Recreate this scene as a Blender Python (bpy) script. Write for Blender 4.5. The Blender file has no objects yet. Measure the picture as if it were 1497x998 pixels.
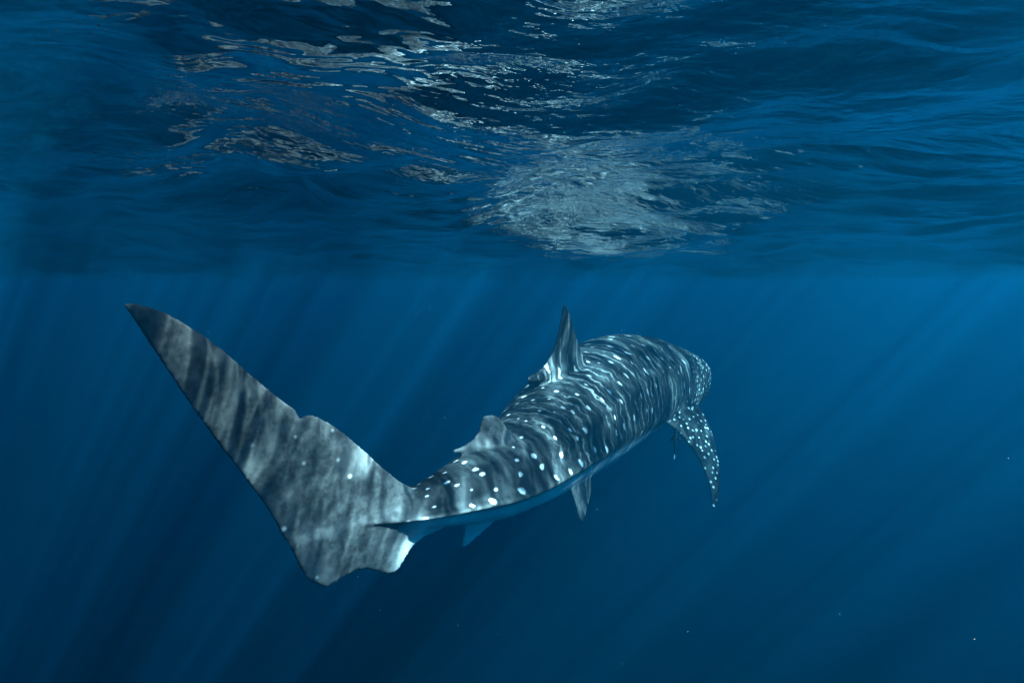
import bpy, bmesh, math, random
import numpy as np
from mathutils import Vector, kdtree
from mathutils.geometry import delaunay_2d_cdt

sc = bpy.context.scene
col = sc.collection
random.seed(7)
rng = np.random.default_rng(11)

# ------------------------------------------------------------------ camera
W, H, F = 1497.0, 998.0, 1000.0          # photograph size, focal length in its pixels
CAMZ = -0.24                             # camera just under the surface (z = 0)
PITCH = math.atan((499 - 418) / F)
cam = bpy.data.cameras.new('camera')
cam.sensor_width = 36.0
cam.lens = 36.0 * F / W
cam.clip_start = 0.02
cam.clip_end = 500
co = bpy.data.objects.new('camera', cam)
col.objects.link(co)
co.location = (0, 0, CAMZ)
co.rotation_euler = (math.pi / 2 - PITCH, 0, 0)
sc.camera = co

# ------------------------------------------------------------------ sky and sun
SUN_EL = math.radians(51)
SUN_AZ = math.radians(120)               # clockwise from +Y (the viewing direction)
w = bpy.data.worlds.new('World')
sc.world = w
w.use_nodes = True
nt = w.node_tree
sky = nt.nodes.new('ShaderNodeTexSky')
sky.sky_type = 'NISHITA'
sky.sun_disc = False
sky.sun_elevation = SUN_EL
sky.sun_rotation = SUN_AZ
bg = nt.nodes['Background']
nt.links.new(sky.outputs[0], bg.inputs[0])
bg.inputs[1].default_value = 0.06
sd = Vector((math.sin(SUN_AZ) * math.cos(SUN_EL), math.cos(SUN_AZ) * math.cos(SUN_EL), math.sin(SUN_EL)))
sl = bpy.data.lights.new('sun', 'SUN')
sl.energy = 5.0
sl.angle = math.radians(0.5)
sl.color = (1.0, 0.97, 0.94)
so = bpy.data.objects.new('sun', sl)
col.objects.link(so)
so.rotation_euler = (-sd).to_track_quat('-Z', 'Y').to_euler()

sc.view_settings.view_transform = 'Standard'
sc.view_settings.look = 'None'
sc.view_settings.gamma = 1.0
sc.view_settings.use_curve_mapping = False
sc.view_settings.exposure = 3.0
cy = sc.cycles
cy.use_denoising = True
cy.denoiser = 'OPENIMAGEDENOISE'
cy.max_bounces = 8
cy.diffuse_bounces = 2
cy.glossy_bounces = 7
cy.transmission_bounces = 4
cy.volume_bounces = 0
cy.transparent_max_bounces = 12
cy.sample_clamp_indirect = 4.0

# ------------------------------------------------------------------ helpers
fwd = np.array([0, math.cos(PITCH), -math.sin(PITCH)])
upv = np.array([0, math.sin(PITCH), math.cos(PITCH)])
CAM = np.array([0, 0, CAMZ])


def ray(px, py):
    """direction of a pixel of the photograph, scaled to 1 m along +Y"""
    d = fwd + np.array([1.0, 0, 0]) * ((px - W / 2) / F) + upv * ((H / 2 - py) / F)
    return d / d[1]


def on_plane(px, py, p0, n):
    d = ray(px, py)
    return CAM + d * (np.dot(p0 - CAM, n) / np.dot(d, n))


def curve(ts, ys, t):
    ts = np.asarray(ts, float)
    ys = np.asarray(ys, float)
    m = np.zeros_like(ys)
    for i in range(len(ts)):
        a, b = max(i - 1, 0), min(i + 1, len(ts) - 1)
        m[i] = (ys[b] - ys[a]) / (ts[b] - ts[a])
    t = np.asarray(t, float)
    i = np.clip(np.searchsorted(ts, t) - 1, 0, len(ts) - 2)
    h = (ts[i + 1] - ts[i])[:, None]
    u = ((t - ts[i])[:, None]) / h
    return ((2*u**3-3*u**2+1)*ys[i] + (u**3-2*u**2+u)*h*m[i] + (-2*u**3+3*u**2)*ys[i+1] + (u**3-u**2)*h*m[i+1])


def tag(o, label=None, cat=None, group=None, kind=None):
    for k, v in (('label', label), ('category', cat), ('group', group), ('kind', kind)):
        if v:
            o[k] = v
    return o


def link(name, me, mat=None):
    o = bpy.data.objects.new(name, me)
    col.objects.link(o)
    if mat:
        me.materials.append(mat)
    return o


def mesh_np(name, v, f):
    """mesh from vertex array and an array of quads or triangles"""
    me = bpy.data.meshes.new(name)
    v = np.asarray(v, np.float32)
    f = np.asarray(f, np.int32)
    k = f.shape[1]
    me.vertices.add(len(v))
    me.vertices.foreach_set('co', v.ravel())
    me.loops.add(f.size)
    me.loops.foreach_set('vertex_index', f.ravel())
    me.polygons.add(len(f))
    me.polygons.foreach_set('loop_start', np.arange(0, f.size, k, dtype=np.int32))
    me.update(calc_edges=True)
    me.validate()
    return me


class N:
    """tiny node-tree writer"""
    def __init__(self, name):
        self.mat = bpy.data.materials.new(name)
        self.mat.use_nodes = True
        self.t = self.mat.node_tree
        self.t.nodes.clear()
        self.out = self.new('OutputMaterial')

    def new(self, kind, **kw):
        n = self.t.nodes.new('ShaderNode' + kind)
        for k, v in kw.items():
            setattr(n, k, v)
        return n

    def put(self, sock, v):
        if hasattr(v, 'node'):
            self.t.links.new(v, sock)
        elif v is not None:
            sock.default_value = v

    def math(self, op, a, b=None, c=None, clamp=False):
        n = self.new('Math', operation=op, use_clamp=clamp)
        for s, v in zip(n.inputs, (a, b, c)):
            self.put(s, v)
        return n.outputs[0]

    def step(self, v, a, b, lo=0.0, hi=1.0):
        n = self.new('MapRange', interpolation_type='SMOOTHSTEP')
        for s, x in zip(n.inputs, (v, a, b, lo, hi)):
            self.put(s, x)
        return n.outputs[0]

    def mix(self, f, a, b):
        n = self.new('Mix', data_type='RGBA')
        self.put(n.inputs[0], f)
        self.put(n.inputs[6], a if hasattr(a, 'node') else (*a, 1))
        self.put(n.inputs[7], b if hasattr(b, 'node') else (*b, 1))
        return n.outputs[2]

    def attr(self, name):
        return self.new('Attribute', attribute_name=name).outputs['Fac']

    def xyz(self, x, y, z=0.0):
        n = self.new('CombineXYZ')
        for s, v in zip(n.inputs, (x, y, z)):
            self.put(s, v)
        return n.outputs[0]

    def noise(self, vec, scale, detail=3.0, rough=0.55, dist=0.0, out=0):
        n = self.new('TexNoise')
        self.put(n.inputs['Vector'], vec)
        n.inputs['Scale'].default_value = scale
        n.inputs['Detail'].default_value = detail
        n.inputs['Roughness'].default_value = rough
        n.inputs['Distortion'].default_value = dist
        return n.outputs[out]

    def vmath(self, op, a, b=None, scale=None):
        n = self.new('VectorMath', operation=op)
        self.put(n.inputs[0], a)
        if b is not None:
            self.put(n.inputs[1], b)
        if scale is not None:
            self.put(n.inputs['Scale'], scale)
        return n.outputs[0]


# ------------------------------------------------------------------ water surface
CAUSTIC_SHIFT = (0.0, 0.0, 0.0)
LIGHT_SHIFT = (2.3, 0.6, 0.0)


def water_material():
    m = N('water_surface')
    pos = m.new('NewGeometry').outputs['Position']
    # caustic net and darker cells drawn into the transparent colour, patterning the sunlight
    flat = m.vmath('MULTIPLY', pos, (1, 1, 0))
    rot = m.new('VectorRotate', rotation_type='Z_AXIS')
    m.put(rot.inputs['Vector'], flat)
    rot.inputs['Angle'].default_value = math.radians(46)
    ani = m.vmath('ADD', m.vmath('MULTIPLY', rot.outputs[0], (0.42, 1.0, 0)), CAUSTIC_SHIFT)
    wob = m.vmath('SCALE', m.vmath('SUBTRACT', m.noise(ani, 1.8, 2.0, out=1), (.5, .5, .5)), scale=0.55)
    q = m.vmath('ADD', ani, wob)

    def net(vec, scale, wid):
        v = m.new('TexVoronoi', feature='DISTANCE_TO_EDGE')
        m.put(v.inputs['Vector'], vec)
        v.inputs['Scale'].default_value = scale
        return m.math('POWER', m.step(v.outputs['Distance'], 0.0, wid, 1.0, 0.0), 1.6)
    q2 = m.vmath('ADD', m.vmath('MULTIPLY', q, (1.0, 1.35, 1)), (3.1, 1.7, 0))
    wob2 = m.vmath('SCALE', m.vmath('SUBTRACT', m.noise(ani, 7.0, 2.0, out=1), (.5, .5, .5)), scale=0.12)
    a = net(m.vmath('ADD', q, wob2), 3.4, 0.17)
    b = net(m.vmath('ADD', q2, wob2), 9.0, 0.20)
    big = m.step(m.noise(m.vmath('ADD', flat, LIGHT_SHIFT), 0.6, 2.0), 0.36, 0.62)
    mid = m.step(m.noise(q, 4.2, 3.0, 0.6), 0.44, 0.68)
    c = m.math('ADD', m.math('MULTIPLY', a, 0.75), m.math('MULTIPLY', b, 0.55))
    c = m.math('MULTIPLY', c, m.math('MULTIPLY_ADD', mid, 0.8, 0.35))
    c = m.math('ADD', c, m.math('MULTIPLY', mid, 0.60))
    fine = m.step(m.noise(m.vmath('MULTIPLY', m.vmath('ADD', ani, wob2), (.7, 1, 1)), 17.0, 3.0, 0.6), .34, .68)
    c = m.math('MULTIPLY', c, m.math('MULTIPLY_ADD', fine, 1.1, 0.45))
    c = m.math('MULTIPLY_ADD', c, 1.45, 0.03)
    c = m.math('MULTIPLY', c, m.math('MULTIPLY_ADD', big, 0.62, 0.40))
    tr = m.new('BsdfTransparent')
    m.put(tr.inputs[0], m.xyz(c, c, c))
    # mirror side: fine patchy ripples on top of the modelled waves
    patch = m.step(m.noise(flat, 1.1, 2.0), 0.40, 0.62)
    st = m.vmath('MULTIPLY', pos, (0.8, 1.3, 1))
    r0 = m.noise(st, 4.5, 2.0, 0.5, 0.5)
    r1 = m.noise(st, 16.0, 2.0, 0.5, 0.4)
    r2 = m.noise(st, 55.0, 2.0, 0.5, 0.3)
    hgt = m.math('ADD', m.math('MULTIPLY_ADD', r0, 2.2, r1), m.math('MULTIPLY', m.math('MULTIPLY', r2, 0.5), patch))
    bu = m.new('Bump')
    bu.inputs['Strength'].default_value = 0.65
    bu.inputs['Distance'].default_value = 0.012
    m.put(bu.inputs['Height'], hgt)
    gl = m.new('BsdfGlossy')
    gl.inputs['Color'].default_value = (0.97, 0.98, 1, 1)
    gl.inputs['Roughness'].default_value = 0.015
    m.put(gl.inputs['Normal'], bu.outputs[0])
    fr = m.new('Fresnel')
    fr.inputs['IOR'].default_value = 1.333
    nrm = m.vmath('NORMALIZE', m.vmath('ADD', m.vmath('SCALE', m.new('NewGeometry').outputs['Normal'], scale=0.0), (0, 0, 1)))
    m.put(fr.inputs['Normal'], nrm)
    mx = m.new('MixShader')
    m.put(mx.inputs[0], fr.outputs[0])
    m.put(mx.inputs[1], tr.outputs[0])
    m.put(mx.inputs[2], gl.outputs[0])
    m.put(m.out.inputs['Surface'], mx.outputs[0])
    return m.mat


def water_surface():
    nx, ny = 820, 820
    gx = 0.7 * np.sinh(np.linspace(-5.1, 5.1, nx))
    gy = 1.2 + 0.7 * np.sinh(np.linspace(-4.6, 5.1, ny))
    X, Y = np.meshgrid(gx, gy)
    dx, dy = np.meshgrid(np.gradient(gx), np.gradient(gy))
    Z = np.zeros_like(X)
    OX = np.zeros_like(X)
    OY = np.zeros_like(X)
    r = np.random.default_rng(23)
    wind = math.radians(62)
    waves = []
    for i in range(90):
        lam = 0.10 * (3.4 / 0.10) ** (i / 89.0)
        sl_ = 0.035 if lam > 0.5 else 0.029
        th = wind + r.normal(0, 0.62)
        waves.append((lam, sl_ * (0.6 + 0.8 * r.random()), th, r.random() * 2 * math.pi))
    gate = 0.5 + 0.5 * np.sin(X * 0.9 + 0.8 * np.sin(Y * 0.7) + 1.0) * np.sin(Y * 1.1 + X * 0.35)
    for lam, s_, th, ph in waves:
        k = 2 * math.pi / lam
        kx, ky = k * math.cos(th), k * math.sin(th)
        step = np.sqrt((dx * math.cos(th)) ** 2 + (dy * math.sin(th)) ** 2)
        att = np.exp(-(2.2 * step / lam) ** 2)
        if lam < 0.5:
            att = att * (0.65 + 0.7 * gate)
        a = s_ / k
        p = kx * X + ky * Y + ph
        Z += att * a * np.cos(p)
        OX -= att * 0.5 * a * math.cos(th) * np.sin(p)
        OY -= att * 0.5 * a * math.sin(th) * np.sin(p)
    v = np.stack([X + OX, Y + OY, Z], -1).reshape(-1, 3)
    idx = np.arange(nx * ny).reshape(ny, nx)
    f = np.stack([idx[:-1, :-1], idx[:-1, 1:], idx[1:, 1:], idx[1:, :-1]], -1).reshape(-1, 4)
    me = mesh_np('water_surface', v, f)
    me.polygons.foreach_set('use_smooth', np.ones(len(f), bool))
    o = link('water_surface', me, water_material())
    return tag(o, 'rippled underside of the sea surface mirroring the shark', 'water', kind='structure')


water_surface()


def blocking_seabed():  # unseen floor, added to keep sky light from entering below
    g = np.linspace(-1, 1, 60)
    X, Y = np.meshgrid(g * 58, 20 + g * 60)
    Z = -30 + 0.8 * np.sin(X * .13) * np.cos(Y * .11) + rng.normal(0, .12, X.shape)
    n = 60
    idx = np.arange(n * n).reshape(n, n)
    f = np.stack([idx[:-1, :-1], idx[:-1, 1:], idx[1:, 1:], idx[1:, :-1]], -1).reshape(-1, 4)
    m = N('blocking_seabed_sand')
    b = m.new('BsdfPrincipled')
    m.put(b.inputs['Base Color'], m.mix(m.noise(m.new('NewGeometry').outputs['Position'], .4), (.12, .12, .1), (.2, .19, .15)))
    b.inputs['Roughness'].default_value = .9
    m.put(m.out.inputs['Surface'], b.outputs[0])
    o = link('blocking_seabed', mesh_np('blocking_seabed', np.stack([X, Y, Z], -1).reshape(-1, 3), f), m.mat)
    tag(o, 'unseen sandy floor added far below to block light from under', 'blocking_seabed', kind='structure')


blocking_seabed()

# ------------------------------------------------------------------ whale shark
AX = np.array([(1.55, 6.56, -.82), (1.44, 6.38, -.82), (1.18, 5.99, -.82), (0.90, 5.49, -.83), (0.61, 4.92, -.85),
               (0.36, 4.30, -.865), (0.15, 3.68, -.88), (-0.06, 3.13, -.89), (-0.26, 2.82, -.89), (-.44, 2.60, -.885), (-.56, 2.49, -.88), (-.70, 2.37, -.88)])
AX[:, 2] += CAMZ
AL = np.r_[0, np.cumsum(np.linalg.norm(np.diff(AX, axis=0), axis=1))]
#              s   half-width  above  below
PR = np.array([(0.0, .26, .05, .12), (.05, .36, .12, .25), (.22, .43, .23, .36), (.6, .475, .34, .40), (1.0, .49, .42, .385),
               (1.5, .48, .455, .37), (2.0, .445, .425, .38), (2.4, .40, .37, .37), (2.8, .35, .31, .33), (3.2, .29, .25, .28),
               (3.6, .235, .20, .21), (4.0, .175, .155, .15), (4.25, .115, .11, .10), (4.42, .075, .08, .07), (4.58, .028, .035, .028), (4.72, .010, .012, .010), (4.95, .006, .007, .006)])
NS = 260
SS = np.r_[np.linspace(0, .12, 24) ** 2 / .12, np.linspace(.125, AL[-1], NS - 24)]
SA = curve(AL, AX, SS)
ST = np.gradient(SA, SS, axis=0)
ST /= np.linalg.norm(ST, axis=1)[:, None]
SU = np.array([0, 0, 1.0]) - ST * ST[:, 2:3]
SU /= np.linalg.norm(SU, axis=1)[:, None]
SR = np.cross(-ST, SU)                    # the shark's right side
SP = curve(PR[:, 0], PR[:, 1:], SS)


def bump1(x, c, wd):
    return np.exp(-((x - c) / wd) ** 2)


def body_point(i, phi):
    """point on ring i at angle phi (0 = back, +pi/2 = right flank, pi = belly)"""
    hw, a, b = SP[i]
    s = SS[i]
    sp, cp = np.sin(phi), np.cos(phi)
    k = np.interp(s, [0, .8, 2.0, 3.2, 4.0, 4.3, 4.5, 4.65, 4.9], [0, 0, .012, .03, .042, .034, .014, .002, 0])
    rd = np.interp(s, [0, .5, 1.1, 3.2, 4.2], [0, 0, .012, .010, 0])
    ap = np.abs(phi)
    pk = np.interp(s, [0, 2.0, 4.2], [1.95, 1.80, 1.68])
    rad = 1 + (rd / hw) * (bump1(ap, .62, .07) + bump1(ap, 1.1, .08)) 
    # head is flatter and squarer
    e = np.interp(s, [0, .4, 1.2], [.78, .85, 1.0])
    x = hw * np.sign(sp) * np.abs(sp) ** e * rad + k * np.sign(sp) * bump1(ap, pk, .16)
    z = np.where(cp > 0, a, b) * np.sign(cp) * np.abs(cp) ** e * rad
    return SA[i] + SR[i] * x[:, None] + SU[i] * z[:, None]


def body_shell():
    na = 128
    phi = np.linspace(-math.pi, math.pi, na, endpoint=False)
    v = [body_point(i, phi) for i in range(len(SS))]
    v = np.array(v).reshape(-1, 3)
    f = []
    n = len(SS)
    for i in range(n - 1):
        a = i * na + np.arange(na)
        b = i * na + (np.arange(na) + 1) % na
        f.append(np.stack([a, b, b + na, a + na], -1))
    f = [tuple(int(k) for k in q) for q in np.concatenate(f)]
    nose = len(v)
    tail = nose + 1
    v = np.vstack([v, SA[0] - ST[0] * .035, SA[-1] + ST[-1] * .04])
    for j in range(na):
        f.append((nose, (j + 1) % na, j))
        f.append((tail, (n - 1) * na + j, (n - 1) * na + (j + 1) % na))
    return v, f


def fin_shell(pts, p0, ax, ay, nrm, thick, grid, bend=None):
    """closed plate with a rounded edge from an outline of 2-D points in the plane (p0, ax, ay)"""
    P = np.asarray(pts, float)
    # resample the outline
    out = []
    for a, b in zip(P, np.roll(P, -1, 0)):
        k = max(1, int(np.linalg.norm(b - a) / grid))
        for t in range(k):
            out.append(a + (b - a) * t / k)
    O = np.array(out)
    gx = np.arange(O[:, 0].min(), O[:, 0].max(), grid)
    gy = np.arange(O[:, 1].min(), O[:, 1].max(), grid)
    G = np.array([(x, y) for x in gx for y in gy]) + rng.normal(0, grid * .05, (len(gx) * len(gy), 2))
    A, B = O, np.roll(O, -1, 0)

    def edge_dist(Q):
        d = np.full(len(Q), 1e9)
        for a, b in zip(A, B):
            ab = b - a
            t = np.clip(((Q - a) @ ab) / (ab @ ab + 1e-12), 0, 1)
            d = np.minimum(d, np.linalg.norm(Q - (a + t[:, None] * ab), axis=1))
        return d
    ins = np.zeros(len(G), bool)
    for a, b in zip(A, B):
        c = ((a[1] > G[:, 1]) != (b[1] > G[:, 1]))
        with np.errstate(divide='ignore', invalid='ignore'):
            xi = (b[0] - a[0]) * (G[:, 1] - a[1]) / (b[1] - a[1]) + a[0]
        ins ^= c & (G[:, 0] < xi)
    G = G[ins]
    G = G[edge_dist(G) > grid * .5]
    Q = np.vstack([O, G])
    n = len(O)
    r = delaunay_2d_cdt([Vector(q) for q in Q], [(i, (i + 1) % n) for i in range(n)], [], 1, 1e-7)
    Q = np.array([tuple(q) for q in r[0]])
    tris = [tuple(t) for t in r[2]]
    d = edge_dist(Q)
    h = thick(Q, d)
    base = p0 + Q[:, :1] * ax + Q[:, 1:2] * ay
    if bend is not None:
        base = base + bend(Q)
    top = base + nrm * h[:, None]
    bot = base - nrm * h[:, None]
    m = len(Q)
    f = [t for t in tris] + [tuple(i + m for i in reversed(t)) for t in tris]
    cnt = {}
    for t in tris:
        for a, b in zip(t, t[1:] + t[:1]):
            cnt[(a, b)] = 1
    for (a, b) in list(cnt):
        if (b, a) not in cnt:
            f.append((b, a, a + m, b + m))
    return np.vstack([top, bot]), f


def ring(s):
    return int(np.argmin(abs(SS - s)))


def build_shark():
    parts = [body_shell()]
    region = [0]

    def in_plane(px, p0, ax, ay, nrm):
        return [((on_plane(x, y, p0, nrm) - p0) @ ax, (on_plane(x, y, p0, nrm) - p0) @ ay) for x, y in px]
    Z = np.array([0, 0, 1.0])
    # ---- caudal fin: a tall plate on from the keel, swinging to the shark's left
    i = ring(4.35)
    p0 = SA[i]
    ax = np.array([-.75, -.66, 0])
    ax /= np.linalg.norm(ax)
    nr = np.cross(ax, Z)
    px = [(640, 722), (612, 717), (585, 704), (560, 684), (530, 656), (500, 631), (478, 616), (462, 608), (450, 606), (443, 611), (441, 622),
          (438, 607), (432, 598), (420, 590), (400, 573), (370, 548), (330, 512), (300, 490), (270, 471), (245, 457), (220, 448), (200, 443), (184, 442),
          (196, 460), (214, 489), (232, 517), (252, 547), (275, 582), (300, 617), (330, 658), (360, 697), (385, 732), (405, 764), (420, 796), (435, 826), (447, 845),
          (461, 851), (475, 857), (488, 850), (505, 840), (520, 833), (535, 831), (550, 834), (563, 838), (572, 836), (581, 826), (588, 812), (600, 795), (618, 782), (645, 772)]
    o2 = in_plane(px, p0, ax, Z, nr)

    def th(Q, d):
        u, v = Q[:, 0], Q[:, 1]
        core = np.exp(-(np.maximum(u, -.05) / .22) ** 2) * np.exp(-(v / .085) ** 2)
        spine = np.exp(-((v - .78 * u) / .10) ** 2) * np.exp(-u / .6)
        return .0055 + .016 * (1 - np.exp(-d / .07)) + np.minimum(d * 1.2, .075) * core * .9 + .010 * spine * np.minimum(d / .05, 1)

    def bend(Q):
        u, v = Q[:, 0], Q[:, 1]
        off = .05 * np.clip(u, 0, 2) ** 2 * np.sign(v) + .012 * np.sin(u * 9 + v * 4) * np.clip(u, 0, 1) \
            - .035 * np.exp(-((v + .22) / .1) ** 2) * np.exp(-((u - .02) / .12) ** 2)
        return off[:, None] * nr
    parts.append(fin_shell(o2, p0, ax, Z, nr, th, .022, bend))
    region.append(1)

    # ---- first dorsal
    def upright(s0, px, tmax, grid, rg, lean=0.0, wob=0.0, yaw=0.0):
        i = ring(s0)
        p0 = SA[i]
        ax = ST[i] * np.array([1, 1, 0])
        ax /= np.linalg.norm(ax)
        ca, sa = math.cos(math.radians(yaw)), math.sin(math.radians(yaw))
        ax = np.array([ax[0] * ca - ax[1] * sa, ax[0] * sa + ax[1] * ca, 0])
        nr = np.cross(ax, Z)
        ay = Z + nr * lean
        ay /= np.linalg.norm(ay)
        nr = np.cross(ax, ay)
        o2 = in_plane(px, p0, ax, ay, nr) if isinstance(px[0][0], int) else px
        a = SP[i][1]

        def th(Q, d):
            sign = np.sign(Q[:, 1].mean())
            r = np.abs(Q[:, 1]) - (a if sign > 0 else SP[i][2])
            return .0055 + tmax * (1 - np.exp(-d / .06)) + .022 * np.exp(-np.maximum(r, 0) / .03) * np.minimum(d / .05, 1)

        def bend(Q):
            return (wob * (np.abs(Q[:, 1])) ** 2 * np.sin(Q[:, 0] * 7))[:, None] * nr
        parts.append(fin_shell(o2, p0, ax, ay, nr, th, grid, bend))
        region.append(rg)
    # outlines in metres: (along the body towards the tail, up) from the axis
    upright(2.45, [(-.16, .26), (-.12, .36), (-.02, .44), (.08, .56), (.17, .68), (.225, .745), (.25, .75), (.262, .73), (.27, .66), (.29, .56), (.335, .465), (.40, .40),
                   (.48, .362), (.57, .345), (.59, .33), (.57, .315), (.50, .30), (.44, .27), (.36, .18), (.1, .12)], .018, .02, 2, lean=-.10, yaw=-14)
    upright(3.86, [(-.18, .06), (-.14, .15), (-.09, .225), (-.055, .275), (-.03, .298), (.01, .308), (.045, .305), (.058, .28), (.07, .235), (.10, .205), (.15, .182), (.205, .172),
                   (.208, .160), (.16, .152), (.11, .13), (.08, .05), (-.1, .03)], .010, .014, 3, lean=.02, yaw=-26)
    # anal fin
    upright(3.82, [(-.16, -.06), (-.14, -.15), (-.06, -.21), (.03, -.265), (.10, -.305), (.14, -.32), (.15, -.30), (.145, -.24), (.16, -.18), (.22, -.13), (.20, -.08), (.1, -.04)], .008, .014, 4, lean=-.25, yaw=-20)

    # ---- paired fins
    def paired(s0, phi, px, tmax, grid, rg, span, chord, bendf=None):
        i = ring(s0)
        p0 = body_point(i, np.array([phi]))[0] * .9 + SA[i] * .1
        span = SR[i] * span[0] + SU[i] * span[1] + ST[i] * span[2]
        span = span / np.linalg.norm(span)
        ch = SR[i] * chord[0] + SU[i] * chord[1] + ST[i] * chord[2]
        ch = ch - span * (ch @ span)
        ch /= np.linalg.norm(ch)
        nr = np.cross(span, ch)

        def th(Q, d):
            return .0055 + tmax * (1 - np.exp(-d / .05)) + .03 * np.exp(-np.maximum(Q[:, 0], 0) / .06) * np.minimum(d / .05, 1)
        parts.append(fin_shell(px, p0, span, ch, nr, th, grid, (lambda Q: bendf(Q)[:, None] * nr) if bendf else None))
        region.append(rg)
    # (out along the span, back along the chord)
    pec = [(-.08, -.17), (0, -.20), (.10, -.20), (.22, -.17), (.36, -.11), (.50, -.035), (.63, .05), (.74, .14), (.82, .24), (.845, .30), (.825, .31), (.75, .265), (.64, .215),
           (.50, .18), (.36, .165), (.22, .165), (.10, .18), (0, .17), (-.08, .12)]
    for sgn in (1, -1):
        paired(1.22, sgn * 1.95, [(x * .87, y * 1.2) for x, y in pec], .02, .02, 5, (sgn * .80, -.57, .12), (0, -.35, 1.0),
               (lambda Q, g=sgn: g * .36 * np.clip(Q[:, 0], 0, 1) ** 2))
    pel = [(-.05, -.10), (.03, -.11), (.10, -.08), (.19, -.01), (.27, .07), (.285, .10), (.26, .115), (.17, .10), (.08, .10), (.02, .13), (-.05, .10)]
    for sgn in (1, -1):
        paired(3.15, sgn * 2.3, [(x * .78, y * 1.5) for x, y in pel], .010, .013, 6, (sgn * .42, -.9, .25), (0, -.1, 1.0))

    V, Fc, R = [], [], []
    off = 0
    for (v, f), rg in zip(parts, region):
        V.append(v)
        Fc += [tuple(int(q) + off for q in t) for t in f]
        R += [rg] * len(v)
        off += len(v)
    V = np.vstack(V)
    me = bpy.data.meshes.new('shark_shells')
    me.from_pydata(V.tolist(), [], Fc)
    bm = bmesh.new()
    bm.from_mesh(me)
    bmesh.ops.recalc_face_normals(bm, faces=bm.faces)
    bm.to_mesh(me)
    bm.free()
    tmp = bpy.data.objects.new('shark_shells', me)
    col.objects.link(tmp)
    md = tmp.modifiers.new('skin', 'REMESH')
    md.mode = 'VOXEL'
    md.voxel_size = 0.0072
    dg = bpy.context.evaluated_depsgraph_get()
    sm = bpy.data.meshes.new_from_object(tmp.evaluated_get(dg))
    bpy.data.objects.remove(tmp)
    bpy.data.meshes.remove(me)
    sm.name = 'whale_shark'
    n = len(sm.vertices)
    p = np.zeros(n * 3, np.float32)
    sm.vertices.foreach_get('co', p)
    p = p.reshape(-1, 3).astype(float)
    ed = np.zeros(len(sm.edges) * 2, np.int32)
    sm.edges.foreach_get('vertices', ed)
    ed = ed.reshape(-1, 2)
    deg = np.bincount(ed.ravel(), minlength=n).astype(float)[:, None]

    def avg(x):
        s = np.zeros_like(x)
        for k in range(x.shape[1]):
            s[:, k] = np.bincount(ed[:, 0], x[ed[:, 1], k], n) + np.bincount(ed[:, 1], x[ed[:, 0], k], n)
        return s / deg
    kd = kdtree.KDTree(len(V))
    for j, q in enumerate(V):
        kd.insert(q, j)
    kd.balance()
    R = np.array(R)
    rg = np.array([R[kd.find(q)[1]] for q in p])
    for it in range(12):
        p += .6 * (avg(p) - p)
        p -= .62 * (avg(p) - p)
    # body coordinates of every vertex
    s = np.zeros(n)
    phi = np.zeros(n)
    rr = np.zeros(n)
    sub = np.arange(0, len(SS), 2)
    for a in range(0, n, 20000):
        q = p[a:a + 20000]
        d = ((q[:, None, :] - SA[None, sub]) ** 2).sum(2)
        j = sub[np.argmin(d, 1)]
        dq = q - SA[j]
        s[a:a + 20000] = SS[j] + (dq * ST[j]).sum(1)
        x = (dq * SR[j]).sum(1)
        z = (dq * SU[j]).sum(1)
        phi[a:a + 20000] = np.arctan2(x, z)
        rr[a:a + 20000] = np.hypot(x, z)
    sm.vertices.foreach_set('co', p.astype(np.float32).ravel())

    def put(name, val):
        at = sm.attributes.new(name, 'FLOAT', 'POINT')
        at.data.foreach_set('value', val.astype(np.float32))

    def soft(mask, it=10):
        x = mask.astype(float)[:, None]
        for _ in range(it):
            x = avg(x)
        return x[:, 0]
    rg = np.where((rg == 0) & (s > 4.42), 1, rg)
    put('along', s)
    put('around', phi)
    put('tail_fin', soft((rg == 1), 14))
    put('side_fin', soft((rg == 5), 8))
    put('small_fin', soft((rg == 3) | (rg == 4) | (rg == 6), 8))
    # pale underside: below the keel on the body
    lim = np.interp(s, [0, 1.2, 2.2, 3.0, 4.2, 4.7], [2.1, 2.05, 1.93, 1.85, 1.72, 1.66])
    pale = 1 / (1 + np.exp(-(np.abs(phi) - lim) / .035))
    under = (rg == 0) | (rg == 4) | ((rg == 1) & (s < 4.5))
    pale = np.where(under, pale, 0)
    pale = pale * np.clip((4.5 - s) / .12, 0, 1)
    put('pale', soft(pale, 2))
    u_cell = np.interp(s, np.linspace(-.2, 6, 400), np.cumsum(1 / np.interp(np.linspace(-.2, 6, 400), [0, .9, 1.4, 2.6, 3.6, 4.6], [.11, .13, .17, .195, .18, .14])) * (6.2 / 399))
    put('cell_u', u_cell)
    sm.polygons.foreach_set('use_smooth', np.ones(len(sm.polygons), bool))
    sm.update()
    return sm


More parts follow.
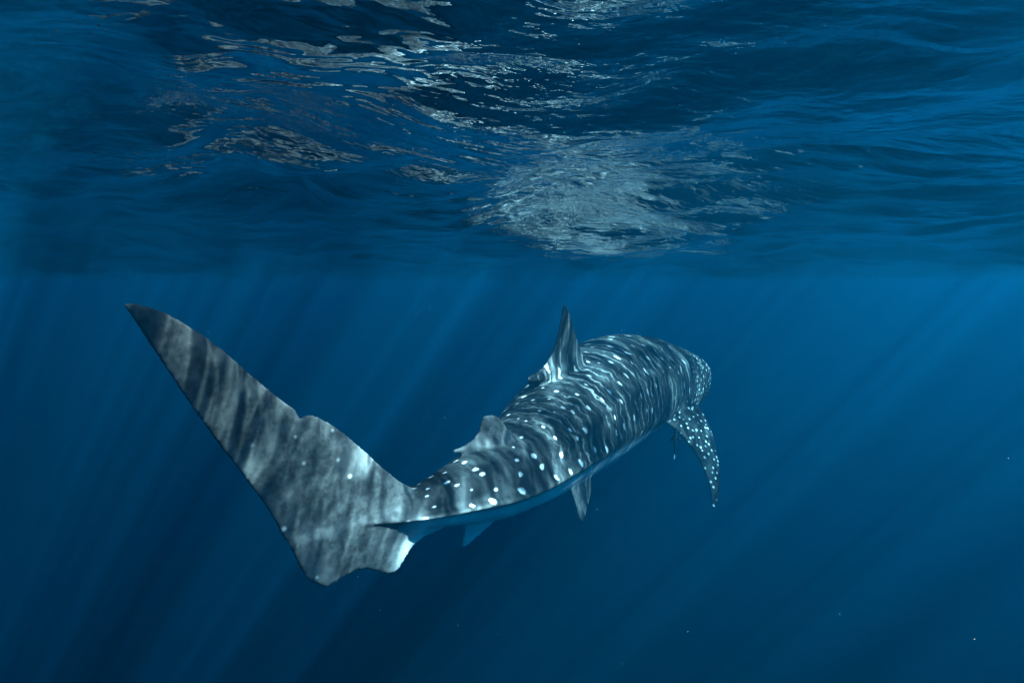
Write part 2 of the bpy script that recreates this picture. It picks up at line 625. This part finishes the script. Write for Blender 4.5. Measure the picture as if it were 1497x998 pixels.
def shark_material():
    m = N('whale_shark_skin')
    g = m.new('NewGeometry')
    pos = g.outputs['Position']
    along, around, cu = m.attr('along'), m.attr('around'), m.attr('cell_u')
    tail, side, small, pale = m.attr('tail_fin'), m.attr('side_fin'), m.attr('small_fin'), m.attr('pale')
    n1 = m.noise(pos, 7.0, 5.0, 0.6)
    n2 = m.noise(pos, 45.0, 4.0, 0.65)
    mot = m.math('ADD', m.math('MULTIPLY', n1, 0.65), m.math('MULTIPLY', n2, 0.35))
    dark = m.mix(m.step(mot, .38, .64), (.010, .014, .017), (.030, .037, .040))
    grey = m.mix(m.step(mot, .36, .62), (.032, .037, .040), (.125, .135, .135))
    base = m.mix(m.math('MAXIMUM', tail, small), dark, grey)  # small fins take the tail's grey: strong sun painted into their colour
    # thin pale bars round the body between the rows of spots
    jig = m.noise(m.xyz(m.math('MULTIPLY', cu, 1.0), m.math('MULTIPLY', around, 2.2)), 1.5, 3.0)
    bar = m.math('PINGPONG', m.math('ADD', m.math('MULTIPLY', cu, 2.0), m.math('MULTIPLY', jig, 1.8)), 0.5)
    barm = m.math('MULTIPLY', m.step(bar, .05, .16, 1.0, 0.0), m.step(m.noise(pos, 5.0, 3.0), .34, .58))
    body_only = m.math('SUBTRACT', 1.0, m.math('MAXIMUM', m.math('MAXIMUM', tail, side), small), clamp=True)
    barm = m.math('MULTIPLY', m.math('MULTIPLY', barm, body_only), m.math('MULTIPLY', m.step(along, .75, 1.3), m.step(along, 3.9, 3.1, 0.0, 1.0)))
    front = m.step(along, 2.6, 1.3, 0.0, 1.0)
    base = m.mix(m.math('MULTIPLY', m.math('MULTIPLY', front, .35), body_only), base, (.085, .097, .10))
    base = m.mix(m.math('MULTIPLY', barm, m.math('MULTIPLY_ADD', front, .3, .65)), base, (.20, .225, .225))
    # rows of spots on the back and flanks
    av = m.math('MULTIPLY', around, 2.8)
    vec = m.xyz(cu, av)
    vo = m.new('TexVoronoi', voronoi_dimensions='2D')
    m.put(vo.inputs['Vector'], vec)
    vo.inputs['Scale'].default_value = 1.0
    vo.inputs['Randomness'].default_value = 0.72
    df = m.new('SeparateXYZ')
    m.put(df.inputs[0], m.vmath('SUBTRACT', vec, vo.outputs['Position']))
    wob = m.math('MULTIPLY', m.math('SUBTRACT', m.noise(pos, 55.0, 3.0), .5), .16)
    el = m.math('SQRT', m.math('ADD', m.math('POWER', m.math('ABSOLUTE', m.math('MULTIPLY', df.outputs[0], 1.35)), 2.0),
                               m.math('POWER', m.math('ABSOLUTE', m.math('MULTIPLY', df.outputs[1], .72)), 2.0)))
    el = m.math('ADD', el, wob)
    rc = m.new('SeparateColor')
    m.put(rc.inputs[0], vo.outputs['Color'])
    rad = m.math('MULTIPLY_ADD', rc.outputs[0], .095, .035)
    sp = m.step(m.math('SUBTRACT', el, rad), -.04, .04, 1.0, 0.0)
    sp = m.math('MULTIPLY', sp, m.math('MULTIPLY', m.step(along, .7, 1.1), m.math('SUBTRACT', 1.0, m.math('MAXIMUM', m.math('MAXIMUM', side, small), tail), clamp=True)))
    sp = m.math('MULTIPLY', sp, m.math('MULTIPLY_ADD', rc.outputs[1], .35, .65))
    sp = m.math('MULTIPLY', sp, m.math('MULTIPLY', m.step(along, 4.75, 4.45, 0.0, 1.0), m.math('SUBTRACT', 1.0, pale)))

    # small dots on the head and side fins
    def dots(scale, r):
        v3 = m.new('TexVoronoi')
        m.put(v3.inputs['Vector'], pos)
        v3.inputs['Scale'].default_value = scale
        v3.inputs['Randomness'].default_value = .7
        return m.step(v3.outputs['Distance'], r - .06, r + .06, 1.0, 0.0)
    hd = m.math('MULTIPLY', dots(23.0, .28), m.step(along, .95, .7, 0.0, 1.0))
    pd = m.math('MULTIPLY', dots(22.0, .22), side)
    sp = m.math('MAXIMUM', sp, m.math('MAXIMUM', m.math('MULTIPLY', hd, .8), m.math('MULTIPLY', pd, .8)))
    # a few round spots on the tail root
    td = m.math('MULTIPLY', dots(10.0, .075), m.math('MULTIPLY', tail, m.step(along, 5.1, 4.9, 0.0, 1.0)))
    sp = m.math('MAXIMUM', sp, td)
    c = m.mix(pale, base, m.mix(m.step(mot, .35, .65), (.48, .51, .49), (.64, .67, .64)))
    c = m.mix(sp, c, (.72, .75, .72))
    # gill slits
    gs = m.math('PINGPONG', m.math('MULTIPLY', m.math('SUBTRACT', along, .72), 1.0), .045)
    gm = m.math('MULTIPLY', m.step(gs, .002, .009, 1.0, 0.0), m.math('MULTIPLY', m.step(along, .70, .715), m.step(along, 1.1, 1.09, 0.0, 1.0)))
    ab = m.math('ABSOLUTE', around)
    gm = m.math('MULTIPLY', gm, m.math('MULTIPLY', m.step(ab, 1.15, 1.3), m.step(ab, 2.05, 1.9, 0.0, 1.0)))
    c = m.mix(gm, c, (.012, .016, .02))
    b = m.new('BsdfPrincipled')
    m.put(b.inputs['Base Color'], c)
    b.inputs['Roughness'].default_value = .5
    b.inputs['Specular IOR Level'].default_value = .06
    bu = m.new('Bump')
    bu.inputs['Strength'].default_value = .35
    bu.inputs['Distance'].default_value = .01
    m.put(bu.inputs['Height'], m.math('SUBTRACT', m.math('ADD', m.math('MULTIPLY', n1, .6), m.math('MULTIPLY', n2, .3)), m.math('MULTIPLY', gm, 1.5)))
    m.put(b.inputs['Normal'], bu.outputs[0])
    m.put(m.out.inputs['Surface'], b.outputs[0])
    return m.mat


shark = link('whale_shark', build_shark(), shark_material())
tag(shark, 'large dark spotted whale shark swimming away below the rippled surface', 'whale shark')

# ------------------------------------------------------------------ remora under the side fin
def remora():
    p = CAM + ray(984, 655) * 4.95
    ns, na = 28, 16
    t = np.linspace(0, 1, ns)
    L = .24
    hw = .016 * np.interp(t, [0, .12, .35, .7, .86, 1], [.35, .9, 1, .55, .22, .12])
    hh = np.interp(t, [0, .12, .35, .7, .84, .90, .96, 1], [.007, .016, .019, .012, .007, .018, .030, .034])
    v = []
    for i in range(ns):
        a = np.linspace(0, 2 * math.pi, na, endpoint=False)
        notch = .012 * (1 - np.abs(np.sin(a))) if i == ns - 1 else 0
        v.append(np.stack([t[i] * L - notch + 0 * a, hw[i] * np.cos(a), hh[i] * np.sin(a) + .01 * math.sin(t[i] * 3)], -1))
    v = np.concatenate(v)
    f = [(i * na + j, i * na + (j + 1) % na, (i + 1) * na + (j + 1) % na, (i + 1) * na + j) for i in range(ns - 1) for j in range(na)]
    f += [tuple(range(na - 1, -1, -1)), tuple((ns - 1) * na + j for j in range(na))]
    # back and belly fins, side fins
    for pts in ([(.11, 0, .016), (.13, 0, .036), (.20, 0, .012), (.19, .002, .008), (.12, .002, .010)],
                [(.11, 0, -.016), (.13, 0, -.036), (.20, 0, -.012), (.19, .002, -.006), (.12, .002, -.008)],
                [(.05, .012, 0), (.085, .04, -.004), (.10, .042, -.004), (.08, .012, 0)],
                [(.05, -.012, 0), (.085, -.04, -.004), (.10, -.042, -.004), (.08, -.012, 0)]):
        o = len(v)
        v = np.vstack([v, pts, np.array(pts) + np.array([0, .003, .003])])
        k = len(pts)
        f += [tuple(o + j for j in range(k)), tuple(o + k + j for j in reversed(range(k)))]
        f += [(o + j, o + k + j, o + k + (j + 1) % k, o + (j + 1) % k) for j in range(k)]
    me = bpy.data.meshes.new('remora')
    me.from_pydata(v.tolist(), [], f)
    for q in me.polygons:
        q.use_smooth = True
    m = N('remora_skin')
    ob = m.new('TexCoord').outputs['Object']
    sx = m.new('SeparateXYZ')
    m.put(sx.inputs[0], ob)
    edge = m.step(sx.outputs[0], .192, .208)
    b = m.new('BsdfPrincipled')
    m.put(b.inputs['Base Color'], m.mix(edge, m.mix(m.noise(ob, 40.0), (.02, .024, .03), (.05, .055, .06)), (.85, .86, .84)))
    b.inputs['Roughness'].default_value = .45
    m.put(m.out.inputs['Surface'], b.outputs[0])
    o = link('remora', me, m.mat)
    o.location = p + np.array([.02, .0, .15])
    d = Vector((-.12, -.35, -.75)).normalized()
    o.rotation_euler = d.to_track_quat('X', 'Z').to_euler()
    tag(o, 'small dark remora with white tail edge hanging below the side fin', 'fish')


remora()


# ------------------------------------------------------------------ drifting plankton
def plankton():
    base = [(1, 0, 0), (-1, 0, 0), (0, 1, 0), (0, -1, 0), (0, 0, 1), (0, 0, -1)]
    tri = np.array([(0, 2, 4), (2, 1, 4), (1, 3, 4), (3, 0, 4), (2, 0, 5), (1, 2, 5), (3, 1, 5), (0, 3, 5)])
    n = 1500
    c = np.stack([rng.uniform(-5, 6, n), rng.uniform(1.2, 10, n), -.3 - 3.2 * rng.random(n) ** 1.4], -1)
    r = .0007 + .0013 * rng.random(n) ** 4
    v = (np.array(base)[None] * rng.uniform(.5, 1.2, (n, 6, 1)) * r[:, None, None] + c[:, None]).reshape(-1, 3)
    f = (tri[None] + (np.arange(n) * 6)[:, None, None]).reshape(-1, 3)
    m = N('plankton')
    b = m.new('BsdfPrincipled')
    b.inputs['Base Color'].default_value = (.6, .62, .58, 1)
    m.put(m.out.inputs['Surface'], b.outputs[0])
    o = link('plankton', mesh_np('plankton', v, f), m.mat)
    tag(o, 'tiny pale specks of plankton drifting in the water', 'plankton', kind='stuff')


plankton()

# ------------------------------------------------------------------ haze (the water itself)
def haze():
    x0, x1, y0, y1, z0, z1 = -70, 70, -50, 110, -33, .6
    v = [(x, y, z) for x in (x0, x1) for y in (y0, y1) for z in (z0, z1)]
    f = [(0, 1, 3, 2), (4, 6, 7, 5), (0, 4, 5, 1), (2, 3, 7, 6), (0, 2, 6, 4), (1, 5, 7, 3)]
    me = bpy.data.meshes.new('haze')
    me.from_pydata(v, [], f)
    m = N('sea_water')
    pv = m.new('VolumePrincipled')
    pv.inputs['Color'].default_value = (.002, .20, .40, 1)
    pv.inputs['Density'].default_value = .26
    pv.inputs['Absorption Color'].default_value = (0.0, .36, .95, 1)
    pv.inputs['Anisotropy'].default_value = .74
    m.put(m.out.inputs['Volume'], pv.outputs[0])
    o = link('haze', me, m.mat)
    tag(o, 'deep blue sea water fading everything with distance', 'water', kind='stuff')


haze()
